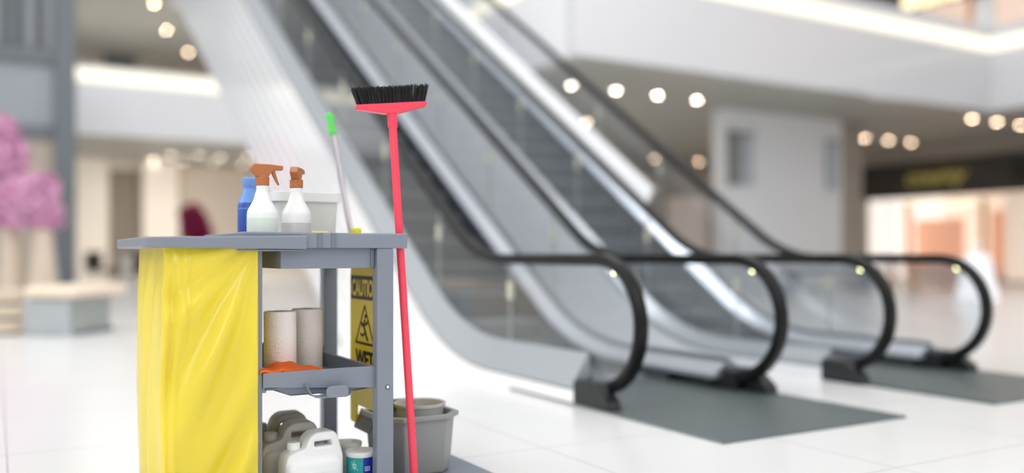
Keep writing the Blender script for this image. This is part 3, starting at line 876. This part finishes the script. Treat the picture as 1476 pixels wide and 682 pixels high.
spray(1.058, 3.56, 1.041, 1.05, 'white spray bottle with brown head turned away, the right one', M['white_pl'], M['liquid_b'], .085)

# blue bottle behind
t = thing('blue_bottle', 'blue plastic bottle, blurred, behind the left spray bottle', 'bottle', (.975, 3.98, 1.041))
b = B(); lathe(b, [(.0001, 1.041), (.05, 1.041), (.053, 1.05), (.053, 1.21), (.045, 1.245), (.03, 1.275), (.028, 1.30)], (.975, 3.98, 0), 32); obj('bottle', b, M['blue'], t, smooth=True)
b = B(); lathe(b, [(.0535, 1.20), (.0463, 1.244), (.031, 1.275), (.029, 1.30)], (.975, 3.98, 0), 32, cap=False); obj('shoulder_band', b, M['blue_l'], t, smooth=True)
b = B(); lathe(b, [(.031, 1.296), (.033, 1.30), (.033, 1.335), (.028, 1.34), (.0001, 1.341)], (.975, 3.98, 0), 24); obj('cap', b, M['blue_l'], t, smooth=True)
# white tub at the back of the tray
t = thing('plastic_tub', 'white rimmed plastic tub at the back of the cart top', 'tub', (1.19, 3.93, 1.041))
b = B()
def rr(w, d, r, n=5):
    o = []
    for cx, cy, a0 in ((w/2-r, d/2-r, 0), (-w/2+r, d/2-r, 90), (-w/2+r, -d/2+r, 180), (w/2-r, -d/2+r, 270)):
        for k in range(n+1):
            a = math.radians(a0+90*k/n); o.append((cx+r*math.cos(a), cy+r*math.sin(a)))
    return o
def loft(bm, secs, c, capb=True, capt=False):
    rings = []
    for (poly, z) in secs: rings.append([bm.verts.new((c[0]+p[0], c[1]+p[1], z)) for p in poly])
    n = len(rings[0])
    for A, C in zip(rings, rings[1:]):
        for i in range(n): bm.faces.new((A[i], A[(i+1) % n], C[(i+1) % n], C[i]))
    if capb: bm.faces.new(rings[0][::-1])
    if capt: bm.faces.new(rings[-1])
loft(b, [(rr(.265, .20, .04), 1.041), (rr(.285, .225, .04), 1.24), (rr(.275, .215, .04), 1.24), (rr(.25, .19, .04), 1.05)], (1.19, 3.93), True, True); obj('body', b, M['white_pl_g'], t, smooth=True)
b = B(); loft(b, [(rr(.286, .226, .04), 1.232), (rr(.31, .25, .045), 1.232), (rr(.312, .252, .045), 1.272), (rr(.28, .22, .04), 1.276), (rr(.276, .216, .04), 1.24)], (1.19, 3.93), False, False); obj('rim', b, M['white_pl'], t, smooth=True)
# sponges peeping over the tray rim
o = B(); box(o, 1.13, 1.22, 3.62, 3.68, 1.041, 1.098, .012, 3); tag(obj('sponge', o, M['sponge'], smooth=True), 'pale yellow sponge just right of the right spray bottle', 'sponge')
o = B(); box(o, 1.365, 1.392, 3.70, 3.78, 1.041, 1.118, .008, 3); tag(obj('scrub_pad', o, mat('lime_pad', (228, 222, 70), .9, bump=.5, bscale=90), smooth=True), 'small lime yellow pad at the foot of the green-gripped pole', 'scrub pad')

# ---- paper towel rolls
def roll(x, y, label):
    t = thing('paper_roll', label, 'paper roll', (x, y, .486), 'paper rolls on the middle shelf'); t['_w'] = (0, 0, 0)
    b = B(); lathe(b, [(.02, 0), (.062, 0), (.065, .004), (.0655, .14), (.065, .278), (.062, .282), (.022, .282)], (0, 0, 0), 40, cap=False); w = obj('paper', b, M['paper'], t, smooth=True)
    b = B(); lathe(b, [(.0225, .001), (.0225, .283), (.02, .283), (.02, .001)], (0, 0, 0), 24, cap=False); obj('core', b, M['core'], t, smooth=True)
    t['_w'] = (x, y, .486)
    return t
roll(1.008, 3.62, 'white paper towel roll, left and nearer one on the middle shelf')
roll(1.158, 3.74, 'white paper towel roll, right and farther one beside the back post')

# ---- orange cloth
b = B()
NXc, NYc = 26, 10
g = []
for j in range(NYc+1):
    row = []
    for i in range(NXc+1):
        u, v = i/NXc, j/NYc
        x = .868+.30*u; y = 3.394+.15*v+.05*u
        z = .556+.010*math.sin(u*9+v*3)*v+.016*math.exp(-((u-.4)/.16)**2)*v-.018*u*u+.004*math.sin(u*25)
        row.append((x, y, z))
    g.append(row)
top = [[b.verts.new(p) for p in r] for r in g]; bot = [[b.verts.new((p[0], p[1], p[2]-.009)) for p in r] for r in g]
for j in range(NYc):
    for i in range(NXc):
        b.faces.new((top[j][i], top[j][i+1], top[j+1][i+1], top[j+1][i])); b.faces.new((bot[j][i], bot[j+1][i], bot[j+1][i+1], bot[j][i+1]))
for i in range(NXc):
    b.faces.new((top[0][i], bot[0][i], bot[0][i+1], top[0][i+1])); b.faces.new((top[-1][i], top[-1][i+1], bot[-1][i+1], bot[-1][i]))
for j in range(NYc):
    b.faces.new((top[j][0], top[j+1][0], bot[j+1][0], bot[j][0])); b.faces.new((top[j][-1], bot[j][-1], bot[j+1][-1], top[j+1][-1]))
tag(obj('cleaning_cloth', b, M['orange'], smooth=True), 'orange folded cleaning cloth lying on the middle shelf front', 'cloth')

# ---- jugs on the bottom deck
def jug(x, y, a, label, m, z=.037, mlab=None, s=1.0):
    t = thing('jug', label, 'jug', (x, y, z), 'jugs on the bottom of the cart'); t['_w'] = (0, 0, 0)
    out = smoothpoly([(-.112, .01), (.112, .01), (.112, .15), (.088, .232), (.076, .244), (.008, .244), (-.016, .228), (-.032, .186), (-.085, .174), (-.102, .166), (-.11, .14)], .018)
    hol = smoothpoly([(-.010, .228), (-.012, .198), (.0, .186), (.078, .186), (.086, .198), (.076, .228)], .012)
    bm = curve_mesh(out, [hol], .038, .01)
    place(bm, (0, 0, 0), (1, 0, 0), (0, 0, 1))
    body = obj('bottle', bm, m, t, smooth=True, ang=60)
    # neck bulge behind the handle keeps the full depth of the body below
    b = B(); loft(b, [(rr(.232, .13, .03), .0), (rr(.238, .136, .032), .01), (rr(.238, .136, .032), .13), (rr(.215, .115, .03), .152), (rr(.17, .08, .03), .165)], (0, 0), True, True); obj('lower_body', b, m, t, smooth=True, ang=70)
    b = B(); lathe(b, [(.021, .175), (.021, .196)], (-.072, 0, 0), 20); obj('neck', b, m, t, smooth=True)
    b = B(); 
    n = 36; rings = []
    for r0, z0 in ((.025, .19), (.0255, .192), (.0255, .214), (.023, .218)):
        rings.append([b.verts.new((-.072+(r0-(.0012 if k % 2 else 0))*math.cos(2*PI*k/n), (r0-(.0012 if k % 2 else 0))*math.sin(2*PI*k/n), z0)) for k in range(n)])
    for A, C in zip(rings, rings[1:]):
        for k in range(n): b.faces.new((A[k], A[(k+1) % n], C[(k+1) % n], C[k]))
    b.faces.new(rings[-1]); b.faces.new(rings[0][::-1]); obj('cap', b, m, t)
    if mlab:
        b = B(); box(b, -.055, .085, -.0695, -.0675, .03, .105, .0008); obj('label', b, mlab, t)
    t.rotation_euler = (0, 0, a); t.scale = (s, s, s); t['_w'] = (x, y, z)
    return t
jug(1.095, 3.49, .10, 'white jug with blank label, frontmost on the bottom deck', M['white_pl'], mlab=M['label_w'], s=1.0)
jug(1.055, 3.655, .0, 'greyish white jug, second one back with its cap showing at left', M['greyed_pl'], s=1.06)
jug(1.06, 3.83, -.05, 'greyish white jug, rearmost on the bottom deck, handle above the rest', M['greyed_pl'], s=1.10)

# ---- tubs of wipes
def wipes(x, y, label, withlabel):
    t = thing('wipes_tub', label, 'tub', (x, y, .037), 'tubs of wipes'); t['_w'] = (0, 0, 0)
    b = B(); lathe(b, [(.0001, 0), (.056, 0), (.058, .004), (.058, .136)], (0, 0, 0), 40); body = obj('canister', b, M['white_pl'], t, smooth=True)
    b = B(); lathe(b, [(.058, .134), (.062, .135), (.063, .148), (.060, .152), (.05, .154), (.0001, .154)], (0, 0, 0), 40); obj('tub_lid', b, M['white_pl'], t, smooth=True, ang=35)
    if withlabel:
        # teal and blue wrap, plain, with a star of pale strokes
        def arc(a0, a1, z0, z1, m, nm, r=.0586):
            b = B(); n = 20
            lo = [b.verts.new((r*math.cos(a0+(a1-a0)*k/n), r*math.sin(a0+(a1-a0)*k/n), z0)) for k in range(n+1)]
            hi = [b.verts.new((v.co.x, v.co.y, z1)) for v in lo]
            for k in range(n): b.faces.new((lo[k], lo[k+1], hi[k+1], hi[k]))
            return obj(nm, b, m, body, smooth=True)
        arc(-PI*1.05, math.radians(-102), .01, .131, M['teal'], 'teal_label')
        arc(math.radians(-102), math.radians(40), .01, .131, M['label_b'], 'blue_label')
        b = B()
        ac = math.radians(-136); zc = .098; rnd = random.Random(2)
        for k in range(16):
            a = 2*PI*k/16; L0 = rnd.uniform(.012, .03); w = .0011
            for (q0, q1) in ((.004, L0),):
                vs = []
                for (q, sw) in ((q0, w), (q1, .0003), (q1, -.0003), (q0, -w)):
                    du = q*math.cos(a)-sw*math.sin(a); dz = q*math.sin(a)+sw*math.cos(a)
                    an = ac+du/.059; vs.append(b.verts.new((.0591*math.cos(an), .0591*math.sin(an), zc+dz)))
                b.faces.new(vs)
        obj('star_print', b, M['spark'], body)
        for k, zz in enumerate((.092, .085, .078)):
            b = B()
            for q in range(3):
                a0 = math.radians(-96+q*8); a1 = a0+math.radians(6.5)
                b.faces.new([b.verts.new((.0591*math.cos(a), .0591*math.sin(a), z)) for a, z in ((a0, zz), (a1, zz), (a1, zz+.003), (a0, zz+.003))])
            obj('printed_line', b, M['label_w'], body)
    t.scale = (1.04, 1.04, 1.0); t['_w'] = (x, y, .037)
    return t
wipes(1.347-.035, 3.50, 'white lidded tub with teal and blue label beside the front post', True)
wipes(1.318, 3.69, 'plain white lidded tub half hidden behind the teal one', False)

# ---- wet floor sign (hangs outside the right end of the shelves, faces left)
sx = 1.422
SY0, SY1 = 3.915, 3.545   # left and right edges as read
t = thing('wet_floor_sign', 'yellow CAUTION WET FLOOR sign hanging behind the front post', 'warning sign', (sx, 3.73, .237))
b = B()
out = [(0, 0), (.07, 0), (.07, .085), (.30, .085), (.30, 0), (.37, 0), (.37, .68), (.33, .78), (.04, .78), (0, .68)]
bm = curve_mesh(smoothpoly(out, .015), [smoothpoly([(.12, .715), (.25, .715), (.25, .75), (.12, .75)], .01)], .0045, .0015)
place(bm, (sx, SY0, .237), (0, -1, 0), (0, 0, 1)); obj('panel', bm, M['sign_y'], t)
bm = B(); box(bm, .012, .358, .562, .668, 0, .001)
place(bm, (sx-.0065, SY0, .237), (0, -1, 0), (0, 0, 1)); obj('black_band', bm, M['sign_k'], t)
def stxt(s, size, yc, m, sx_=1):
    bm = text_mesh(s, size, 0, .0004, 'CENTER', .0035, sx_)
    place(bm, (sx-.0082, SY0-.185, .237+yc), (0, -1, 0), (0, 0, 1)); return obj('lettering', bm, m, t)
stxt('CAUTION', .098, .581, M['sign_y'], .72)
stxt('WET', .10, .265, M['sign_k'], 1.0)
stxt('FLOOR', .09, .186, M['sign_k'], .8)
bm = curve_mesh(smoothpoly([(.065, .362), (.305, .362), (.185, .545)], .012), [smoothpoly([(.083, .373), (.287, .373), (.185, .528)], .008)], .0006, 0)
place(bm, (sx-.007, SY0, .237), (0, -1, 0), (0, 0, 1)); obj('warning_triangle', bm, M['sign_k'], t)
bm = B()
for seg in ([(.19, .475), (.178, .445), (.196, .418)], [(.196, .418), (.158, .40), (.142, .408)], [(.196, .418), (.212, .395), (.226, .384)], [(.182, .458), (.206, .452), (.22, .466)], [(.182, .458), (.160, .446), (.15, .46)]):
    tube(bm, [(p[0], p[1], 0) for p in seg], .0046, 6)
lathe(bm, [(.0001, -.001), (.0095, -.001), (.0095, .002), (.0001, .002)], (.196, .489, 0), 14)
place(bm, (sx-.007, SY0, .237), (0, -1, 0), (0, 0, 1)); obj('slipping_figure', bm, M['sign_k'], t)
for dy in (.06, .30):
    b = B(); tube(b, [(sx-.03, SY0-dy, .99), (sx+.003, SY0-dy, 1.012), (sx+.008, SY0-dy, .98)], .004, 8); obj('hanger', b, M['bolt'], t)

# ---- mop bucket
BX, BY = 1.615, 3.69
def octo(r, sxx=1, ch=.42):
    a = r; c = r*(1-ch)
    return [(a*sxx, -c), (a*sxx, c), (c*sxx, a), (-c*sxx, a), (-a*sxx, c), (-a*sxx, -c), (-c*sxx, -a), (c*sxx, -a)]
t = thing('mop_bucket', 'grey octagonal mop bucket with round wringer cup, on the cart platform', 'bucket', (BX, BY, .037))
b = B(); loft(b, [(octo(.150), .037), (octo(.156), .047), (octo(.174), .292), (octo(.164), .292), (octo(.148), .06)], (BX, BY), True, True); obj('body', b, M['bucket'], t, bevel=.005)
b = B(); loft(b, [(octo(.174), .279), (octo(.190), .279), (octo(.191), .297), (octo(.184), .301), (octo(.166), .299), (octo(.164), .283)], (BX, BY), False, False); obj('rim', b, M['bucket'], t, bevel=.003)
b = B(); lathe(b, [(.098, .20), (.106, .318), (.116, .323), (.118, .335), (.115, .338), (.104, .336), (.098, .315), (.088, .20), (.0001, .2)], (BX+.035, BY-.03, 0), 40, cap=False); obj('wringer_cup', b, M['bucket_l'], t, smooth=True, ang=35)
b = B(); loft(b, [(rr(.2, .1, .03), .285), (rr(.21, .11, .03), .325), (rr(.19, .09, .03), .325), (rr(.18, .08, .03), .285)], (BX-.03, BY+.12), False, False); obj('wringer_back', b, M['bucket_d'], t, smooth=True)
b = B()
prism(b, [(0, 0), (.13, 0), (.13, 1), (0, 1)], lambda u, v: (BX-.165-.035*v+u*.0-.0, BY-.02+u*1.5, .285-.075*v), lambda u, v: (BX-.165-.035*v, BY-.02+u*1.5, .300-.075*v))
obj('pour_spout', b, M['bucket_d'], t, bevel=.003)
# ---- broom (upside down)
p0 = Vector((1.512, 3.403, .038)); p1 = Vector((1.452, 3.42, 1.05)); dr = (p1-p0).normalized()
tip = p0+dr*1.54
t = thing('broom', 'coral red broom with black bristles, standing upside down by the cart', 'broom', tuple(p0))
b = B(); tube(b, [p0-dr*.004, p0, tip], [.010, .0165, .0165], 20); obj('handle', b, M['red'], t, smooth=True, ang=50)
b = B(); tube(b, [tip-dr*.05, tip-dr*.045, tip+dr*.03], [.018, .0205, .021], 20); obj('socket', b, M['red'], t, smooth=True, ang=50)
# head: axis mostly along camera right, rolled up to the right
hx = Vector((.93, -.30, .085)).normalized(); hy = dr; hz = hx.cross(hy).normalized(); hy = hz.cross(hx).normalized()
hc = tip+dr*.02
def H(u, v, w): return hc+hx*u+hy*v+hz*w
b = B()
pl = [(-.145, .012), (-.148, .02), (-.145, .03), (.145, .03), (.148, .02), (.143, .012), (.03, -.012), (-.03, -.012)]
prism(b, pl, lambda u, v: H(u, v, -.024), lambda u, v: H(u, v, .024)); obj('broom_head', b, M['red'], t, bevel=.004)
b = B(); rnd = random.Random(11)
for i in range(38):
    for j in range(5):
        u = -.135+.27*i/37; w = -.017+.034*j/4
        for k in range(3):
            uu = u+rnd.uniform(-.003, .003); ww = w+rnd.uniform(-.003, .003)
            L0 = .072+rnd.uniform(-.006, .004)
            fan = u*.14
            A = H(uu, .028, ww); C = H(uu+fan+rnd.uniform(-.003, .003), .028+L0, ww*1.3+rnd.uniform(-.004, .004))
            tube(b, [A, C], [.0019, .0014], 4)
br = obj('bristles', b, M['bristle'], t)
# ---- mop pole with green grip, standing in the bucket
q1 = Vector((1.46, 4.35, 1.72)); q0 = Vector((1.60, 3.90, .12)); dq = (q1-q0).normalized()
t = thing('mop', 'silver mop pole with bright green grip leaning behind the cart', 'mop', tuple(q0))
b = B(); tube(b, [q0, q1-dq*.11], .0135, 18); obj('pole', b, M['chrome'], t, smooth=True, ang=50)
b = B(); a = q1-dq*.125
tube(b, [a, a+dq*.004, a+dq*.025, a+dq*.06, a+dq*.095, a+dq*.112, a+dq*.121, a+dq*.124], [.016, .0185, .019, .0165, .021, .02, .012, .003], 20); obj('grip', b, M['green'], t, smooth=True, ang=60)
b = B(); lathe(b, [(.0001, 0), (.045, 0), (.05, .02), (.02, .05)], tuple(q0-Vector((0, 0, .05))), 16); obj('mop_head', b, M['white_pl_g'], t, smooth=True)

# ------------------------------------------------------------------ light
w = bpy.data.worlds.new('world'); SC.world = w; w.use_nodes = True
nt = w.node_tree; N = nt.nodes; L = nt.links
bg = N['Background']; bg.inputs['Strength'].default_value = .92
tc = N.new('ShaderNodeTexCoord'); sp = N.new('ShaderNodeSeparateXYZ'); L.new(tc.outputs['Generated'], sp.inputs[0])
rp = N.new('ShaderNodeValToRGB')
rp.color_ramp.elements[0].position = .35; rp.color_ramp.elements[0].color = (.62, .63, .65, 1)
rp.color_ramp.elements[1].position = .85; rp.color_ramp.elements[1].color = (1, 1, 1, 1)
mp = N.new('ShaderNodeMapRange'); mp.inputs[1].default_value = -1; mp.inputs[2].default_value = 1
L.new(sp.outputs['Z'], mp.inputs[0]); L.new(mp.outputs[0], rp.inputs[0]); L.new(rp.outputs[0], bg.inputs['Color'])

def area(name, loc, target, size, power, col=(1, 1, 1)):
    l = bpy.data.lights.new(name, 'AREA'); l.energy = power; l.size = size; l.color = col
    o = bpy.data.objects.new(name, l); COL.objects.link(o); o.location = loc
    o.rotation_euler = (Vector(target)-Vector(loc)).to_track_quat('-Z', 'Y').to_euler()
    return o
area('overhead_fill', (-4, 2, 11), (2, 6, 0), 4, 420)  # soft fill added high at upper left, source unseen
area('left_fill', (-9, 9, 7), (4, 10, 2.5), 5, 320)  # unseen fill added to brighten the white escalator side
area('front_fill', (-2.6, -1.5, 3.2), (1.2, 4, .5), 2.5, 60)  # added near the camera to lift the cart's front faces, no visible source
area('upper_left_fill', (4, 39, 10.3), (4, 39, 0), 6, 420, (1, .95, .9))  # fill added to brighten the dark upper left floor
area('front_right_fill', (6, -1.5, 6), (4, 3.5, 0), 4, 130)  # unseen fill added for the floor on the right
area('atrium_fill', (4.5, 9, 13), (9.5, 18, 5), 5, 900)  # added to brighten the gallery end fascia, source out of view
area('shop_lamp', (33, 19, 4.7), (31, 19, 0), 4, 160, (1, .9, .8))
area('gallery_fill', (6, 36.5, 4.85), (6, 38, 0), 6, 620, (1, .93, .86))  # unseen fill added to lighten the walls under the left gallery
area('right_gallery_fill', (18, 24, 4.8), (18, 24, 0), 7, 260, (1, .94, .88))  # added fill below the right gallery ceiling, no visible fitting

# ------------------------------------------------------------------ camera
cam = bpy.data.cameras.new('camera'); co = bpy.data.objects.new('camera', cam); COL.objects.link(co)
co.location = (0, 0, 1.0); co.rotation_euler = (math.radians(90), 0, math.radians(-30.2))
cam.sensor_width = 36; cam.lens = 1280/1476*36; cam.shift_y = 26/1476
cam.clip_end = 200
cam.dof.use_dof = True; cam.dof.focus_distance = 3.48; cam.dof.aperture_fstop = .45
SC.camera = co
SC.view_settings.view_transform = 'Standard'; SC.view_settings.look = 'None'; SC.view_settings.exposure = 0
SC.cycles.use_denoising = True
SC.cycles.max_bounces = 10; SC.cycles.transparent_max_bounces = 16; SC.cycles.caustics_reflective = False; SC.cycles.caustics_refractive = False
SC.cycles.sample_clamp_indirect = 6
for o in bpy.data.objects:
    if '_w' in o: del o['_w']
